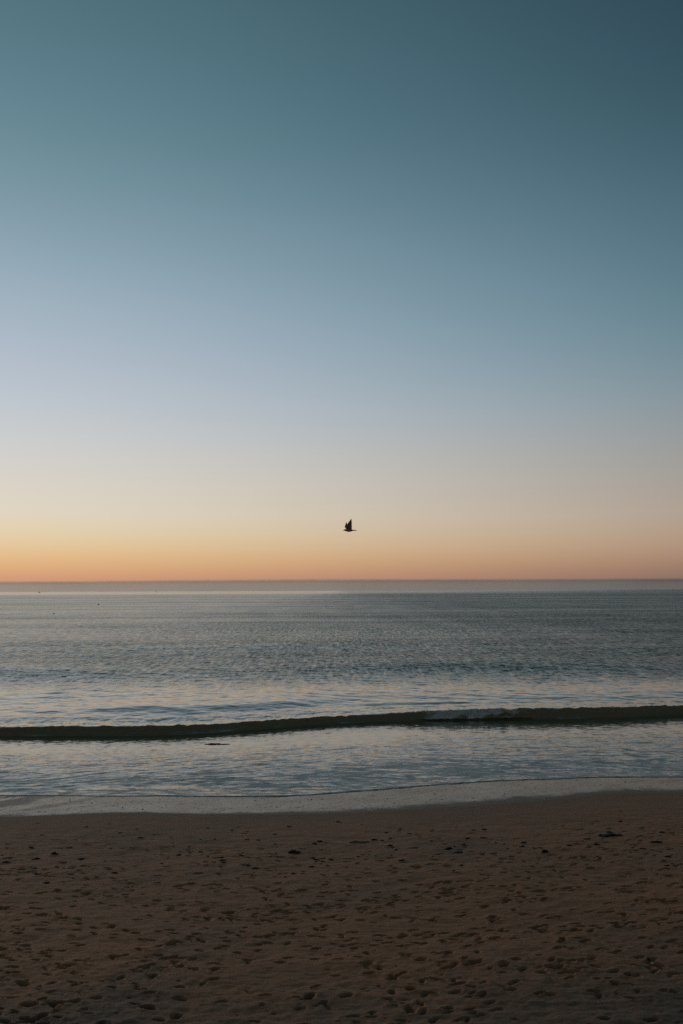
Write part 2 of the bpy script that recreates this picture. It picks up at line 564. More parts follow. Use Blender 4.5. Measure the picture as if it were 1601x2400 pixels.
# scuffs and old, half-filled prints
for k in range(8500):
    s0 = 2.2 + 19.2 * RNG.random() ** 0.62
    x0 = RNG.uniform(-12.4, 12.4)
    dn = fbm(np.array([x0 * 0.35]), np.array([s0 * 0.45]), 2)[0]
    if dn < RNG.normal(-0.04, 0.20):
        continue
    q = float(sstep(2.0, 11.0, np.array(s0)))
    sz = 0.05 + 0.20 * RNG.random() ** 2.2
    stamp(x0, s0, RNG.normal(0.1, 0.6), sz * RNG.uniform(1.0, 1.5), sz * RNG.uniform(0.3, 0.85), sz * RNG.uniform(0.12, 0.45) * (0.3 + 0.7 * q),
          0.012 * (0.3 + 0.7 * q), 1)
Z = Z + PR
# first row shares the wet edge exactly
Z[0] = WET_Z
damp = (1 - sstep(0.0, 3.2, Sg + 1.2 * fbm(X * 0.5, Y * 0.5, 2)))
stain_near_dark = sstep(0.15, 0.75, np.exp(-(((X + 3.9) / 2.6) ** 2 + ((Sg - 18.6) / 3.0) ** 2)) + 0.55 * fbm(X * 0.5, Y * 0.5, 4, 0.6))
stain_near_dark = np.maximum(stain_near_dark * sstep(11, 15, Sg), 0.95 * sstep(13.0, 19.0, Sg + 1.6 * fbm(X * 0.45 + 3, Y * 0.45, 4, 0.6)))  # sand colour also darkened up the beach, towards the camera
beach = sheet('beach', X, Y, Z, M_SAND, {'damp': damp, 'stain_near_dark': stain_near_dark})
beach['label'] = 'dark brown dry sand trodden with footprints in front of the wet shore'


def sand_top(x, y):
    s = float(wet_line(np.array(x))) - y
    if s < 0:
        return float(ground_z(np.array(x), np.array(y)))
    i = int(np.clip(np.searchsorted(XS, x), 1, len(XS) - 1))
    j = int(np.clip(np.searchsorted(SS, s), 1, len(SS) - 1))
    return float(Z[j - 1:j + 1, i - 1:i + 1].mean())


def on_beach(px, py):
    """ground point seen at a pixel of the photograph"""
    z = 0.4
    for _ in range(12):
        x, y = on_level(px, py, z)
        z = float(ground_z(np.array(x), np.array(y)))
    return x, y


# wet sand between the dry edge and the swash
dxw = np.concatenate([np.arange(-16, 16.01, 0.08)])
g2 = 16 + np.cumsum(0.12 * 1.2 ** np.arange(1, 50))
g2 = g2[g2 < 6000]
XW = np.concatenate([-g2[::-1], dxw, g2])
U = np.concatenate([np.linspace(0, 1.0, 60), 1.0 + np.array([0.05, 0.12, 0.3, 0.6, 1.2, 2.5, 5, 9])])
Xw, Uw = np.meshgrid(XW, U)
wl, fl = wet_line(Xw), front_line(Xw)
wid = np.maximum(fl - wl, 0.5)
Yw = wl + Uw * wid
Zw = ground_z(Xw, Yw)
Zw[1:] += 0.003 * fbm(Xw[1:] * 0.8, Yw[1:] * 0.8, 3) * sstep(0, 0.3, Uw[1:])
edge_n = 0.12 * fbm(Xw * 1.3, Yw * 1.3, 3)
rgt = sstep(-6, 6, Xw)
wetv = sstep(-0.04, 0.12 + 0.20 * rgt, Uw + edge_n * (0.4 + 0.5 * rgt))
wet = sheet('wet_sand', Xw, Yw, Zw, M_WET, {'wet': wetv})
wet['label'] = 'smooth wet sand mirroring the pale sky below the swash'

# ------------------------------------------------------------------ water
dxa = np.arange(-19.8, 19.81, 0.06)
dxb = 19.8 + np.cumsum(np.full(170, 0.16))
g3 = dxb[-1] + np.cumsum(0.3 * 1.17 ** np.arange(1, 70))
g3 = g3[g3 < 90000]
XA = np.concatenate([-g3[::-1], -dxb[::-1], dxa, dxb, g3])
K = 70
kl = np.exp(RNG.uniform(math.log(0.40), math.log(3.0), K))
kd = RNG.normal(0.12, 0.65, K)
kp = RNG.uniform(0, 6.283, K)
ka = 0.0013 * kl ** 0.95


def ripples(x, y):
    s = np.zeros_like(x)
    for l, d, ph, a in zip(kl, kd, kp, ka):
        k = 2 * math.pi / l
        s += a * np.sin(k * (x * math.sin(d) + y * math.cos(d)) + ph)
    return s


def swell(x, y, v):
    """long low swells behind the breaker"""
    def hump(d, wf, wb):
        return np.exp(-(d / np.where(d < 0, wf, wb)) ** 2)
    m1 = 0.12 + 0.50 * sstep(-17, -12, x) * (1 - sstep(-5.0, 1.5, x))
    s = 0.34 * hump(v - 10.2 - 0.09 * x - 0.4 * np.sin(x * 0.3), 2.3, 9.0) * m1
    s += 0.08 * hump(v - 6.6 + 0.02 * x, 1.2, 1.8) * sstep(-1, 3, x) * (1 - sstep(9, 14, x))
    s += 0.44 * hump(y - 90 - 1.3 * np.sin(x * 0.11 + 1) - 0.05 * x, 4.5, 15.0) * (0.75 + 0.35 * np.sin(x * 0.13))
    s += 0.24 * hump(y - 128 - 2 * np.sin(x * 0.09), 6.0, 18.0) * (0.7 + 0.4 * np.sin(x * 0.10 + 2))
    s += 0.20 * hump(y - 175 + 3 * np.sin(x * 0.06), 8.0, 25.0)
    s += 0.03 * np.sin(2 * math.pi * y / 13.0 + 0.6 * np.sin(x * 0.12) + 1.5 * np.sin(y * 0.05))
    return s


# --- swash: thin sheet running up the sand, from its front to the foot of the breaker
UA = np.concatenate([np.linspace(0, 0.04, 10)[:-1], np.linspace(0.04, 1.0, 200)])
Xs, Us = np.meshgrid(XA, UA)
fl, bl = front_line(Xs), base_line(Xs)
wob = 0.05 * fbm(Xs * 1.7, Xs * 0 + 3, 4, 0.6) + 0.14 * fbm(Xs * 0.45, Xs * 0 + 7, 2)
Ys = (fl + wob * (1 - Us)) + Us * (bl - fl - wob * (1 - Us))
dist = Ys - (fl + wob)
zf = ground_z(Xs, Ys)
lip = 0.022 * (1 - np.exp(-np.maximum(dist, 0) / 0.10))
level = np.maximum(zf + lip * 0.9 + 0.004, 0.02) * (1 - sstep(0.2, 0.6, Us)) + TROUGH * sstep(0.22, 1.02, Us)
mixu = sstep(0.1, 0.75, Us)
# swirling, slanting ripples drawn out along the backwash
ang = np.where(Xs < 0, 0.55, -0.25) * (1 - 0) * sstep(14, 2, np.abs(Xs)) + 0.25 * np.where(Xs < -6, 1, 0)
xr = Xs * np.cos(0.42) + Ys * np.sin(0.42)
yr = -Xs * np.sin(0.42) + Ys * np.cos(0.42)
xl = Xs * np.cos(-0.2) + Ys * np.sin(-0.2)
yl = -Xs * np.sin(-0.2) + Ys * np.cos(-0.2)
wx_ = 0.8 * fbm(Xs * 0.35, Ys * 0.35, 2)
ra = fbm(xr * 0.45 + wx_, yr * 2.1 + wx_ * 1.5, 4, 0.55)
rb = fbm(xl * 0.5 - wx_, yl * 2.0 + wx_, 4, 0.55)
bl_m = sstep(-3.5, 2.0, Xs + 2.5 * fbm(Xs * 0.2, Ys * 0.2, 2))
rip = ra * (1 - bl_m) + rb * bl_m
rough_zone = sstep(0.0, 0.12, Us) * (0.12 + 0.88 * (1 - sstep(0.45, 0.72, Us + 0.12 * fbm(Xs * 0.2, Ys * 0.3, 2))))
Zs = level * 1.0 + 0.022 * rip * rough_zone + 0.009 * fbm(Xs * 1.5 + rip, Ys * 4.6 + 2 * rip, 4, 0.6) * sstep(0.0, 0.05, Us) * (1 - 0.75 * sstep(0.5, 0.75, Us))
Zs = Zs + 0.0085 * fbm(Xs * 1.9 + 3 * rip, Ys * 4.6 + 4 * rip, 3, 0.65) * sstep(0.0, 0.04, Us) * (1 - 0.8 * sstep(0.5, 0.78, Us))
Zs = Zs + 0.035 * np.abs(fbm(Xs * 3.1, dist * 3.4, 3, 0.6)) * np.exp(-np.maximum(dist, 0) / 0.55) * sstep(0.0, 0.12, dist) * sstep(-9, -3, Xs)
Zs = np.maximum(Zs, zf + 0.004 + lip * 0.6)
kf = sstep(0.9, 1.0, Us)
Zs = Zs * (1 - kf) + TROUGH * kf
Zs[0] = zf[0] - 0.01
foam_s = (0.50 + 0.36 * (1 - sstep(0.08, 0.40, Us))) * sstep(0.0, 0.02, Us) * (1 - sstep(0.45, 0.78, Us + 0.16 * fbm(Xs * 0.25, Ys * 0.3, 3)))
foam_s = np.maximum(foam_s, 0.30 * sstep(0.6, 0.9, Us) * sstep(0, 5, Xs))
foam_s = np.maximum(foam_s, 0.98 * (1 - sstep(0.02, 0.075, Us + 0.03 * fbm(Xs * 0.8, Xs * 0 + 2, 3))) * sstep(-9, -2, Xs) * (0.80 + 0.5 * fbm(Xs * 1.1, dist * 1.3, 3)))
foam_s = foam_s * (0.92 + 0.35 * fbm(Xs * 0.5, Ys * 0.9, 3))
foam_s = np.clip(foam_s * np.where(Xs < -6, 0.85, 1.0), 0, 1)
sw = sheet('shallow_water', Xs, Ys, Zs, M_SEA,
           {'foam': foam_s, 'shallow': 0.95 * (1 - sstep(0.35, 1.0, Us)), 'chop': 0.06 + 0.17 * (1 - sstep(0.35, 0.78, Us + 0.12 * fbm(Xs * 0.25, Ys * 0.35, 3)))})
sw['label'] = 'foamy thin backwash streaming between the breaker and the wet sand'

# --- the breaker: steep dark face, long gentle back
PV = np.array([-0.5, -0.25, -0.05, 0.05, 0.12, 0.17, 0.20, 0.24, 0.34, 0.55, 0.9, 1.5, 2.4, 3.6, 5.0])
PZ = np.array([0.0, 0.0, 0.05, 0.19, 0.40, 0.62, 0.80, 0.95, 1.01, 1.0, 0.93, 0.74, 0.48, 0.24, 0.10])
par = np.arange(len(PV))
pf = np.linspace(0, len(PV) - 1, 110)


def cr(arr):
    i = np.clip(np.floor(pf).astype(int), 0, len(arr) - 2)
    tq = pf - i
    p0, p1, p2, p3 = (arr[np.clip(i + k, 0, len(arr) - 1)] for k in (-1, 0, 1, 2))
    return 0.5 * (2 * p1 + (p2 - p0) * tq + (2 * p0 - 5 * p1 + 4 * p2 - p3) * tq ** 2 + (3 * p1 - p0 - 3 * p2 + p3) * tq ** 3)


VV, ZZ = cr(PV) + 0.5, np.maximum(cr(PZ), 0)
Xv, Vv = np.meshgrid(XA, VV)
Zp = np.broadcast_to(ZZ[:, None], Xv.shape)
A = amp_line(Xv)
brk = sstep(3.6, 5.4, Xv + 0.5 * fbm(Xv * 1.3, Zp * 2, 3)) * (1 - sstep(8.6, 12.2, Xv + 0.8 * fbm(Xv * 1.1, Zp * 2 + 9, 3)))          # where the lip is tumbling
lipn = 0.06 * fbm(Xv * 0.9, Xv * 0 + 1, 3) + 0.03 * fbm(Xv * 3.0, Xv * 0 + 5, 3)
Av = A * (1 + 0.16 * fbm(Xv * 1.1, Xv * 0 + 8, 4, 0.6))
Yv = base_line(Xv) + Vv + lipn * Zp
zface = 0.045 * fbm(Xv * 1.6, Zp * 6 + Vv * 2, 4, 0.6) * sstep(0.02, 0.3, Zp)
Yv = Yv + 0.05 * fbm(Xv * 2.2, Zp * 3 + 2, 3) * Zp
back = sstep(0.9, 2.0, Vv)
Zv = TROUGH * (1 - sstep(0.9, 5.0, Vv)) + Av * Zp + zface * 0.8 + (0.35 + 0.65 * back) * ripples(Xv, Yv) * sstep(0.0, 0.3, Vv)
lump = np.abs(fbm(Xv * 2.4, Zp * 4.5, 4, 0.65))
facem = sstep(0.02, 0.16, Zp) * (1 - sstep(1.05, 1.35, Vv))
Yv = Yv - brk * facem * (0.42 * np.clip(1.0 - Zp, 0, 1) + 0.26 * lump * np.clip(Zp * 2, 0, 1))
Zv = Zv + brk * facem * 0.10 * lump
Zv = Zv + swell(Xv, Yv, Vv - 0.5) * sstep(3.0, 5.2, Vv)
frag = fbm(Xv * 0.9, Zp * 1.4 + 4, 4, 0.6)
foam_v = brk * facem * np.clip(1.10 + 1.0 * frag - 0.55 * sstep(6.0, 9.5, Xv) * (1 - sstep(0.4, 0.9, Zp)) + 0.2 * Zp, 0, 1)
foam_v = np.maximum(foam_v, 0.55 * (1 - sstep(0.35, 0.75, Vv)) * sstep(-0.1, 0.35, fbm(Xv * 0.35 + 4, Vv * 0.5, 3)))
foam_v = np.maximum(foam_v, 0.50 * sstep(0.7, 0.95, Zp) * (1 - sstep(0.85, 1.2, Vv)) * sstep(9, 11, Xv) * (1 - sstep(12, 14, Xv)))
chop_v = 0.05 + 0.12 * back
wv = sheet('breaking_wave', Xv, Yv, Zv, M_WAVE, {'foam': foam_v, 'shallow': 1 - sstep(0.9, 2.2, Vv), 'chop': chop_v})
wv['label'] = 'low dark wave curling over along the shore, white where it breaks'

# --- open sea to the horizon
R0 = VV[-1]
rows = [R0]
st = 0.10
while rows[-1] < 95000:
    d_ = rows[-1]
    st = 0.12 if d_ < 40 else (0.20 if d_ < 75 else st * 1.09)
    rows.append(d_ + st)
RV = np.array(rows)
Xo, Vo = np.meshgrid(XA, RV)
flat = np.exp(-np.maximum(Vo - R0, 0) / 30.0)
mean_b = 46.0
bl = base_line(Xo)
Yo = mean_b + (bl - mean_b) * flat + Vo
fade = 1 - sstep(60, 130, Vo)
fx = 1 - sstep(46, 60, np.abs(Xo))
Zo = (ripples(Xo, Yo) * fade * np.where(np.abs(Xo) > 20, 0.9, 1.0)) * np.maximum(fx, 0.0)
Zo = Zo + swell(Xo, Yo, Vo - 0.5) * (1 - sstep(150, 260, Vo)) * (1 - sstep(90, 200, np.abs(Xo)))
Zo[0] = Zv[-1]
Yo[0] = Yv[-1]
sea = sheet('sea', Xo, Yo, Zo, M_SEA, {'foam': 0.0, 'shallow': 0.25 * (1 - sstep(0, 16, Vo)), 'chop': 0.10 + 0.90 * sstep(17, 44, Vo)})
sea['label'] = 'calm rippled grey blue sea reaching to the horizon'


def sea_top(x, y):
    i = int(np.clip(np.searchsorted(XA, x), 1, len(XA) - 1))
    j = int(np.argmin(np.abs(Yo[:, i] - y)))
    return float(Zo[j, i])


# ------------------------------------------------------------------ far bank of grey mist lying on the horizon
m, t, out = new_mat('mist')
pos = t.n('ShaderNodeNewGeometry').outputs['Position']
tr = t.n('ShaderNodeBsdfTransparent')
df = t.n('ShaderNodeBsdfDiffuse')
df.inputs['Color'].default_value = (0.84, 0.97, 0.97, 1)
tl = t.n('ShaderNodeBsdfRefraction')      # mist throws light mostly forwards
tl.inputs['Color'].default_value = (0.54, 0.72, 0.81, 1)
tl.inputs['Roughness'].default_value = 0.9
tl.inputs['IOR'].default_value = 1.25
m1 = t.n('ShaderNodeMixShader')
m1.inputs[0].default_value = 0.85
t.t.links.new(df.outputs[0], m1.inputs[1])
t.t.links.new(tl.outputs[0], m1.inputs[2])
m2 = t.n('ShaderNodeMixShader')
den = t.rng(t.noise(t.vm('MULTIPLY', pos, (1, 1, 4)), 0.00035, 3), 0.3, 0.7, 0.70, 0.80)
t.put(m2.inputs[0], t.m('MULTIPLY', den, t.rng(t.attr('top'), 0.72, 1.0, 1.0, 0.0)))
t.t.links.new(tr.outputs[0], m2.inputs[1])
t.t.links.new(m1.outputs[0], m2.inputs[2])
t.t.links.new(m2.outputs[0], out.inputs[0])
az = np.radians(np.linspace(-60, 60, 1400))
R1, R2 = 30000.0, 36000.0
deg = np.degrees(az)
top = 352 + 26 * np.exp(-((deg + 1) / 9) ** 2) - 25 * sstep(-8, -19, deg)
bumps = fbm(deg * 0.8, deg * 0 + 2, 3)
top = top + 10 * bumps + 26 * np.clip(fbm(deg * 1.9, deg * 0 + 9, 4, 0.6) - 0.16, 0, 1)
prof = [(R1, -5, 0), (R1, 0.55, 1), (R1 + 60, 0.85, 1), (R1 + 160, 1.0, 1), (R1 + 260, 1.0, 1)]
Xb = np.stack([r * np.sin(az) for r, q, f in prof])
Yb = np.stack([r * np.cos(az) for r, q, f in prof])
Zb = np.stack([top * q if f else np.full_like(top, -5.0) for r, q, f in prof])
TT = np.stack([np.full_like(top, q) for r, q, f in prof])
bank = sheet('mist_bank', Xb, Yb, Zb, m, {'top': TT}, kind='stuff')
bank['label'] = 'low grey bank of mist lying along the sea horizon'

# ------------------------------------------------------------------ gull
M_GULL = simple('gull_plumage', (0.30, 0.21, 0.175), 0.85, 0.3, 14)
M_BEAK = simple('gull_beak', (0.10, 0.055, 0.03), 0.5)
M_EYE = simple('gull_eye', (0.01, 0.01, 0.01), 0.1)


def loft(bm, rings):
    """skin a list of closed rings of equal length, ends closed"""
    vr = [[bm.verts.new(p) for p in r] for r in rings]
    n = len(vr[0])
    for a, b in zip(vr[:-1], vr[1:]):
        for i in range(n):
            bm.faces.new((a[i], a[(i + 1) % n], b[(i + 1) % n], b[i]))
    bm.faces.new(vr[0][::-1])
    bm.faces.new(vr[-1])


def ell(x, zc, ry, rz, n=14):
    return [(x, ry * math.cos(2 * math.pi * i / n), zc + rz * math.sin(2 * math.pi * i / n)) for i in range(n)]


def wing(bm, stations):
    """aerofoil sections between leading and trailing edge points"""
    rings = []
    for le, te, th in stations:
        le, te = Vector(le), Vector(te)
        ch = te - le
        up = Vector((0, 0, 0))
        rings.append((le, te, th))
    out_ = []
    for k, (le, te, th) in enumerate(rings):
        a = rings[max(k - 1, 0)]
        b = rings[min(k + 1, len(rings) - 1)]
        span = ((b[0] + b[1]) - (a[0] + a[1])).normalized()
        ch = te - le
        nrm = ch.cross(span).normalized()
        sec = []
        for f, h in ((0, 0), (0.12, 0.8), (0.35, 1.0), (0.7, 0.6), (1.0, 0.12), (0.7, -0.35), (0.35, -0.5), (0.12, -0.55)):
            sec.append(tuple(le + ch * f + nrm * th * h))
        out_.append(sec)
    loft(bm, out_)


bm = bmesh.new()
# body, beak side towards -x; metres, about 0.40 long
loft(bm, [ell(-0.150, 0.006, 0.006, 0.006), ell(-0.143, 0.008, 0.018, 0.018), ell(-0.128, 0.010, 0.026, 0.026), ell(-0.108, 0.008, 0.030, 0.029),
          ell(-0.085, 0.002, 0.034, 0.031), ell(-0.050, -0.004, 0.044, 0.038), ell(-0.005, -0.007, 0.049, 0.042), ell(0.045, -0.005, 0.045, 0.037),
          ell(0.090, 0.000, 0.033, 0.026), ell(0.125, 0.001, 0.026, 0.016), ell(0.165, 0.000, 0.034, 0.014), ell(0.215, 0.001, 0.042, 0.011),
          ell(0.228, 0.003, 0.036, 0.005)])
# near wing (left), raised and swept back, and far wing reaching forward
wing(bm, [((-0.062, -0.020, 0.020), (0.088, -0.018, 0.020), 0.018), ((-0.080, -0.075, 0.075), (0.092, -0.075, 0.080), 0.015),
          ((-0.074, -0.120, 0.135), (0.094, -0.118, 0.130), 0.014), ((-0.042, -0.150, 0.195), (0.093, -0.145, 0.190), 0.011),
          ((-0.002, -0.185, 0.245), (0.090, -0.180, 0.235), 0.009), ((0.034, -0.222, 0.295), (0.082, -0.215, 0.282), 0.008),
          ((0.062, -0.245, 0.330), (0.074, -0.243, 0.326), 0.006)])
wing(bm, [((-0.070, 0.020, 0.018), (0.060, 0.018, 0.020), 0.016), ((-0.102, 0.080, 0.065), (0.035, 0.085, 0.085), 0.014),
          ((-0.130, 0.135, 0.105), (0.000, 0.135, 0.130), 0.012), ((-0.122, 0.170, 0.140), (-0.025, 0.175, 0.165), 0.011),
          ((-0.106, 0.215, 0.190), (-0.050, 0.215, 0.195), 0.010), ((-0.084, 0.255, 0.240), (-0.056, 0.250, 0.235), 0.009),
          ((-0.070, 0.272, 0.268), (-0.060, 0.270, 0.264), 0.007)])
me = bpy.data.meshes.new('gull')
bm.to_mesh(me)
bm.free()
tmp = bpy.data.objects.new('gull_tmp', me)
COL.objects.link(tmp)
md = tmp.modifiers.new('r', 'REMESH')
md.mode = 'VOXEL'
md.voxel_size = 0.0045
md2 = tmp.modifiers.new('s', 'SMOOTH')
md2.iterations = 2
md2.factor = 0.4
bpy.context.view_layer.update()
gm = bpy.data.meshes.new_from_object(tmp.evaluated_get(bpy.context.evaluated_depsgraph_get()))
bpy.data.objects.remove(tmp)
gm.name = 'gull'
gm.materials.clear()
gm.materials.append(M_GULL)
for p_ in gm.polygons:
    p_.use_smooth = True
gull = bpy.data.objects.new('seagull', gm)
COL.objects.link(gull)
tag(gull, 'dark seagull with raised wings flying low over the sea horizon', 'seagull')
GD = 29.5
d_ = ray(818, 1243)
gull.location = Vector((0, 0, EYE)) + d_ * (GD / d_.y)


def part(name, bm, mat, parent, smooth=True):
    me = bpy.data.meshes.new(name)
    bm.to_mesh(me)
    bm.free()
    me.materials.append(mat)
    if smooth:
        for p_ in me.polygons:
            p_.use_smooth = True
    o = bpy.data.objects.new(name, me)
    COL.objects.link(o)
    o.parent = parent
    return o


bm = bmesh.new()
loft(bm, [ell(-0.146, 0.006, 0.009, 0.009, 8), ell(-0.160, 0.003, 0.007, 0.008, 8), ell(-0.176, -0.002, 0.005, 0.006, 8), ell(-0.186, -0.007, 0.002, 0.003, 8)])
part('beak', bm, M_BEAK, gull)
for sy in (-1, 1):
    bm = bmesh.new()
    bmesh.ops.create_icosphere(bm, subdivisions=2, radius=0.0045, matrix=Matrix.Translation((-0.131, sy * 0.0235, 0.017)))
    part('eye', bm, M_EYE, gull)

# ------------------------------------------------------------------ far boats and floats
M_HULL = simple('boat_hull', (0.035, 0.035, 0.04), 0.6)
M_CABIN = simple('boat_cabin', (0.11, 0.10, 0.10), 0.6)
M_FLOAT = simple('buoy_paint', (0.03, 0.022, 0.018), 0.6)


def box(bm, c, s):
    bmesh.ops.create_cube(bm, size=1.0, matrix=Matrix.Translation(c) @ Matrix.Diagonal((*s, 1)))


def cone(bm, a, b, r1, r2, n=10):
    a, b = Vector(a), Vector(b)
    q = (b - a).to_track_quat('Z', 'Y').to_matrix().to_4x4()
    bmesh.ops.create_cone(bm, cap_ends=True, segments=n, radius1=r1, radius2=r2, depth=(b - a).length,
                          matrix=Matrix.Translation((a + b) / 2) @ q)


def boat(px, dist, length, rz, label):
    e = bpy.data.objects.new('fishing_boat', None)
    COL.objects.link(e)
    dd = ray(px, 1384)
    e.location = (dd.x / dd.y * dist, dist, 0)
    e.rotation_euler.z = rz
    s = length / 12.0
    bm = bmesh.new()
    secs = []
    for x, hw, sh in ((-6, 1.5, 1.3), (-3, 1.9, 1.2), (1, 2.0, 1.3), (4, 1.4, 1.7), (5.6, 0.5, 2.2), (6.3, 0.1, 2.4)):
        secs.append([(x * s, -hw * s, sh * s), (x * s * 0.95, -hw * 0.75 * s, -0.4 * s), (x * s * 0.95, hw * 0.75 * s, -0.4 * s), (x * s, hw * s, sh * s)])
    loft(bm, secs)
    part('hull', bm, M_HULL, e, False)
    bm = bmesh.new()
    box(bm, (1.3 * s, 0, 2.3 * s), (2.6 * s, 2.4 * s, 2.2 * s))
    box(bm, (1.3 * s, 0, 3.5 * s), (3.0 * s, 2.8 * s, 0.2 * s))
    part('cabin', bm, M_CABIN, e, False)
    bm = bmesh.new()
    cone(bm, (-1.5 * s, 0, 1 * s), (-1.5 * s, 0, 6.2 * s), 0.16 * s, 0.08 * s)
    cone(bm, (-1.5 * s, 0, 2.2 * s), (-5.2 * s, 0, 4.2 * s), 0.1 * s, 0.06 * s)
    part('mast', bm, M_HULL, e, False)
    tag(e, label, 'boat')


boat(92, 6500, 17, 0.3, 'tiny dark fishing boat on the horizon at the far left')
boat(366, 8500, 15, 2.7, 'faint second boat on the horizon, right of the far left one')


def buoy(px, py, size, label):
    x, y = on_level(px, py, 0.0)
    e = bpy.data.objects.new('buoy', None)
    COL.objects.link(e)
    e.location = (x, y, sea_top(x, y))
    bm = bmesh.new()
    loft(bm, [[(r * size * math.cos(k * math.pi / 8), r * size * math.sin(k * math.pi / 8), z * size) for k in range(16)]
              for r, z in ((0.18, -0.25), (0.46, -0.1), (0.52, 0.12), (0.42, 0.36), (0.18, 0.55), (0.12, 0.62))])
    part('float', bm, M_FLOAT, e)
    bm = bmesh.new()
    cone(bm, (0, 0, 0.58 * size), (0.06 * size, 0, 1.0 * size), 0.07 * size, 0.06 * size)
    part('staff', bm, M_FLOAT, e)
    tag(e, label, 'buoy', 'buoys on the open sea')


buoy(231, 1417.5, 0.85, 'small dark buoy on the sea, the one nearer the middle')
buoy(126, 1439, 0.50, 'smaller dark buoy on the sea, below the horizon boat at the left')
# ------------------------------------------------------------------ washed up weed and bits on the sand
M_WEED = simple('seaweed', (0.014, 0.011, 0.008), 0.75, 0.5, 25)
M_REDWEED = simple('red_seaweed', (0.13, 0.052, 0.030), 0.6, 0.4, 25)
M_WOOD = simple('driftwood', (0.16, 0.12, 0.085), 0.85, 0.35, 20)
M_PEBBLE = simple('pebble', (0.035, 0.030, 0.027), 0.7, 0.4, 20)
M_SHELL = simple('shell', (0.55, 0.50, 0.44), 0.5, 0.2, 40)


def weed_mesh(name, ln, wd, ht, seed, mat, fronds=10):
    r = random.Random(seed)
    bm = bmesh.new()
    # a low heap of irregular lumps ...
    for k in range(7):
        f = (k - 3) / 3.0
        c = Vector((f * ln * 0.38 + r.uniform(-.05, .05) * ln, r.uniform(-.2, .2) * wd, ht * 0.22))
        sx, sy, sz = ln * r.uniform(.10, .2), wd * r.uniform(.22, .4), ht * r.uniform(.3, .75) * (1 - 0.5 * abs(f))
        res = bmesh.ops.create_icosphere(bm, subdivisions=2, radius=1.0, matrix=Matrix.Translation(c) @ Matrix.Rotation(r.uniform(-.5, .5), 4, 'Z') @ Matrix.Diagonal((sx, sy, sz, 1)))
        for v in res['verts']:
            v.co += Vector((r.uniform(-1, 1) * sx, r.uniform(-1, 1) * sy, r.uniform(-1, 1) * sz)) * 0.22
    # ... with strap-like fronds sprawling out of it
    for k in range(fronds):
        a = r.choice((0, math.pi)) + r.gauss(0, 0.7)
        p = Vector((r.uniform(-.4, .4) * ln, r.uniform(-.2, .2) * wd, ht * r.uniform(.2, .7)))
        L = ln * r.uniform(.2, .45)
        w_ = max(0.008, wd * r.uniform(.05, .1))
        rings = []
        for q in range(6):
            f = q / 5
            c = p + Vector((math.cos(a) * L * f, math.sin(a) * L * f * wd / ln * 1.3, 0))
            c.z = max(0.006, p.z * (1 - f) ** 1.5 + 0.02 * ht * math.sin(f * 9))
            a += r.gauss(0, 0.18)
            ww = w_ * (1 - 0.6 * f)
            n = Vector((-math.sin(a), math.cos(a), 0))
            rings.append([tuple(c + n * ww + Vector((0, 0, -.004))), tuple(c + n * ww * .3 + Vector((0, 0, .007))), tuple(c - n * ww + Vector((0, 0, -.002))), tuple(c - n * ww * .3 + Vector((0, 0, -.006)))])
        loft(bm, rings)
    bmesh.ops.recalc_face_normals(bm, faces=bm.faces)
    me = bpy.data.meshes.new(name)
    bm.to_mesh(me)
    bm.free()
    me.materials.append(mat)
    return me


def place(name, me, x, y, rz, label, cat, group=None, dz=0.0, sc=1.0):
    o = bpy.data.objects.new(name, me)
    COL.objects.link(o)
    o.location = (x, y, sand_top(x, y) + dz)
    o.rotation_euler.z = rz
    o.scale = (sc, sc, sc)
    tag(o, label, cat, group)
    return o


WEEDS = [  # pixel x, y, length in pixels, height in pixels, turn, label
    (1431, 1960, 58, 9, 0.03, 'longest dark clump of seaweed, lying flat on the sand at the right'),
    (689, 1999, 27, 10, -0.15, 'dark lone seaweed clump on bare sand left of the middle'),
    (1052, 1988, 17, 9, 0.2, 'round dark seaweed clump beside a pale shell, upper of a close pair'),
    (1075, 1997, 20, 6, 0.0, 'flat dark seaweed clump, lower of a close pair'),
    (1278, 1999, 17, 10, 0.3, 'pointed dark seaweed clump between the close pair and the long clump'),
    (1398, 1981, 16, 5, 0.0, 'small flat seaweed clump just below the long clump'),
    (1538, 1975, 28, 7, -0.12, 'dark seaweed clump near the right edge of the beach'),
    (128, 2004, 16, 8, 0.1, 'dark seaweed clump on the left beach, the upper right of two'),
    (87, 2013, 20, 5, 0.0, 'flat seaweed clump on the left beach, the lower left of two'),
    (519, 2010, 14, 4, 0.0, 'thin seaweed clump left of the lone clump'),
    (191, 2014, 13, 5, 0.1, 'small low seaweed clump right of the two left ones'),
    (929, 1993, 7, 5, 0.0, 'very small dark seaweed knot right of the pale driftwood'),
]
for i, (px, py, lpx, hpx, rz, lab) in enumerate(WEEDS):
    x, y = on_beach(px, py)
    k = y / F_PX
    me = weed_mesh('seaweed_clump', lpx * k * 0.95, max(lpx * k * 0.45, 0.1), hpx * k * 0.95, 40 + i, M_WEED)
    place('seaweed_clump', me, x, y, rz, lab, 'seaweed', 'seaweed clumps on the sand', -0.01)

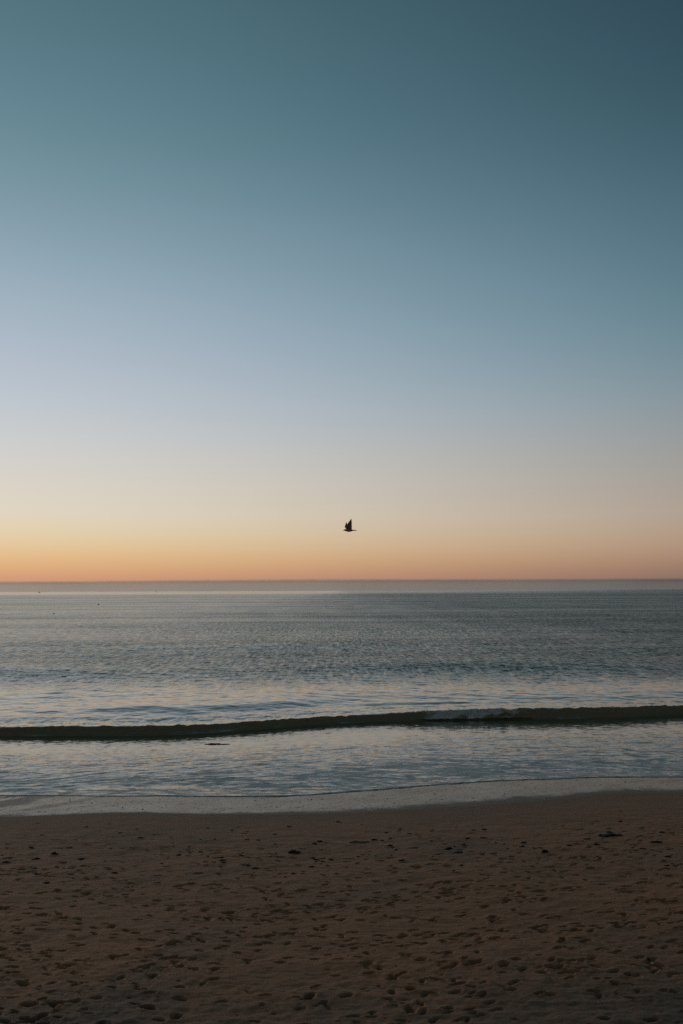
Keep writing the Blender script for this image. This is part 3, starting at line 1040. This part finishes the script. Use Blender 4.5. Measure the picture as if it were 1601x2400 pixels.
# pale, half buried driftwood
x, y = on_beach(843, 1975)
k = y / F_PX
bm = bmesh.new()
rings = []
r = random.Random(8)
for q in range(9):
    f = q / 8
    rad = k * 4.2 * (0.35 + 0.9 * math.sin(math.pi * (0.12 + 0.76 * f))) * r.uniform(.8, 1.2)
    rings.append([((f - .5) * 46 * k, 0.03 * math.sin(f * 7) + rad * 1.3 * math.cos(a * math.pi / 5) * r.uniform(.85, 1.15), rad * math.sin(a * math.pi / 5) * r.uniform(.8, 1.1) + 0.02) for a in range(10)])
loft(bm, rings)
me = bpy.data.meshes.new('driftwood')
bm.to_mesh(me)
bm.free()
me.materials.append(M_WOOD)
place('driftwood', me, x, y, 0.02, 'pale low piece of driftwood half sunk in the sand', 'driftwood', None, -0.035)


def stone_mesh(name, seed, mat, flat=0.6):
    r = random.Random(seed)
    bm = bmesh.new()
    res = bmesh.ops.create_icosphere(bm, subdivisions=2, radius=0.5)
    o_ = Vector((r.uniform(0, 50), r.uniform(0, 50), 0))
    for v in res['verts']:
        n = perlin(np.array([v.co.x * 2.2 + o_.x]), np.array([v.co.y * 2.2 + v.co.z * 1.7 + o_.y]))[0]
        v.co *= 1 + 0.5 * n
        v.co.z *= flat
        v.co.y *= 0.8
    me = bpy.data.meshes.new(name)
    bm.to_mesh(me)
    bm.free()
    me.materials.append(mat)
    return me


def shell_mesh(name):
    """one valve of a cockle: ribbed shallow dome"""
    bm = bmesh.new()
    rings = []
    for q in range(7):
        f = q / 6
        ring = []
        for a in range(20):
            th = a * 2 * math.pi / 20
            rr = 0.5 * math.sin(f * math.pi / 2) * (1 + 0.05 * math.cos(th * 10)) * (1 + 0.12 * math.sin(th))
            ring.append((rr * math.cos(th), rr * math.sin(th) * 0.88, 0.28 * math.cos(f * math.pi / 2) + 0.02))
        if q == 0:
            ring = [(0.004 * math.cos(a * 0.314), 0.004 * math.sin(a * 0.314), 0.30) for a in range(20)]
        rings.append(ring)
    loft(bm, rings)
    me = bpy.data.meshes.new(name)
    bm.to_mesh(me)
    bm.free()
    me.materials.append(mat_shell)
    return me


mat_shell = M_SHELL
sh_me = shell_mesh('shell')
for px, py, wpx, lab in (
        (1062, 1986, 6, 'pale shell touching the upper seaweed clump of the close pair'),
        (1529, 2259, 9, 'pale shell below the dark stone at the lower right'),
        (1280, 2274, 7, 'pale shell on the lower beach left of the dark stone'),
        (1507, 2293, 6, 'pale shell below and left of the dark stone'),
        (235, 2190, 6, 'pale shell among footprints on the left beach'),
        (1321, 2217, 5, 'tiny pale shell above the lower beach shell'),
        (1592, 2302, 6, 'pale shell at the right edge of the lower beach')):
    x, y = on_beach(px, py)
    place('shell', sh_me, x, y, random.uniform(0, 6), lab, 'shell', 'pale shells on the beach', 0.0, wpx * y / F_PX)
x, y = on_beach(1519, 2250)
place('stone', stone_mesh('stone', 3, M_PEBBLE, 0.8), x, y, 0.4, 'dark rounded stone beside a pale shell at the lower right', 'stone', None, 0.0, 11 * y / F_PX)

# an upright stick at the bottom left
x, y = on_beach(184, 2396)
bm = bmesh.new()
cone(bm, (0, 0, -0.05), (0.01, 0, 0.06), 0.008, 0.006, 8)
cone(bm, (0.01, 0, 0.06), (0.004, 0.004, 0.10), 0.006, 0.003, 8)
me = bpy.data.meshes.new('twig')
bm.to_mesh(me)
bm.free()
me.materials.append(M_SHELL)
place('twig', me, x, y, 0.0, 'short pale twig standing upright in the sand at the bottom left', 'twig')

# small dark scraps strewn along the drift line, and grit on the wet sand
scraps = [weed_mesh('seaweed_scrap', 0.14, 0.09, 0.045, 90 + k, M_WEED, 3) for k in range(3)] + [stone_mesh('seaweed_scrap', 20 + k, M_WEED, 0.5) for k in range(2)]
for k in range(150):
    px = RNG.uniform(0, 1600)
    py = 2008 + RNG.normal(0, 26) + 12 * math.sin(px * 0.004) if k % 3 else RNG.uniform(1925, 2010)
    x, y = on_beach(px, py)
    if wet_line(np.array(x)) - y < 0.25:
        continue
    me = scraps[int(RNG.integers(0, 5))]
    big = me.name.startswith('seaweed_scrap') and me.vertices[0].co.length < 0.2
    sc = RNG.uniform(0.45, 1.1) if len(me.vertices) > 200 else RNG.uniform(0.04, 0.09)
    place('seaweed_scrap', me, x, y, RNG.uniform(-0.6, 0.6), 'small dark scrap of weed strewn along the drift line', 'seaweed scrap', 'scraps of weed on the drift line', -0.004, sc)
peb = [stone_mesh('pebble', 60 + k, M_PEBBLE, 0.5) for k in range(3)]
for k in range(45):
    px = RNG.uniform(0, 1600)
    x0, _ = on_level(px, 1880, 0.15)
    f = RNG.uniform(0.08, 0.92)
    y = float(wet_line(np.array(x0))) * (1 - f) + float(front_line(np.array(x0))) * f
    place('pebble', peb[k % 3], x0, y, RNG.uniform(0, 3), 'small dark pebble lying on the shiny wet sand', 'pebble', 'pebbles on the wet sand', 0.002, RNG.uniform(0.018, 0.055))

# reddish weed afloat at the foot of the breaker
def swash_top(x, y):
    i = int(np.clip(np.searchsorted(XA, x), 1, len(XA) - 1))
    return float(np.interp(y, Ys[:, i], Zs[:, i]))


def afloat(px, py, lpx, wpx, hpx, level, seed, mat, label):
    x, y = on_level(px, py, level)
    k = y / F_PX
    me = weed_mesh('floating_seaweed', lpx * k, wpx * k, hpx * k, seed, mat, 12)
    o = place('floating_seaweed', me, x, y, -0.08, label, 'seaweed')
    o.location.z = (swash_top(x, y) if y < float(base_line(np.array(x))) else sea_top(x, y)) - 0.015


afloat(508, 1744, 56, 22, 4, -0.18, 77, M_REDWEED, 'reddish brown seaweed floating at the foot of the dark wave')
afloat(149, 1588, 10, 5, 3, 0.0, 78, M_WEED, 'tiny dark drift of weed afloat on the near sea at the left')
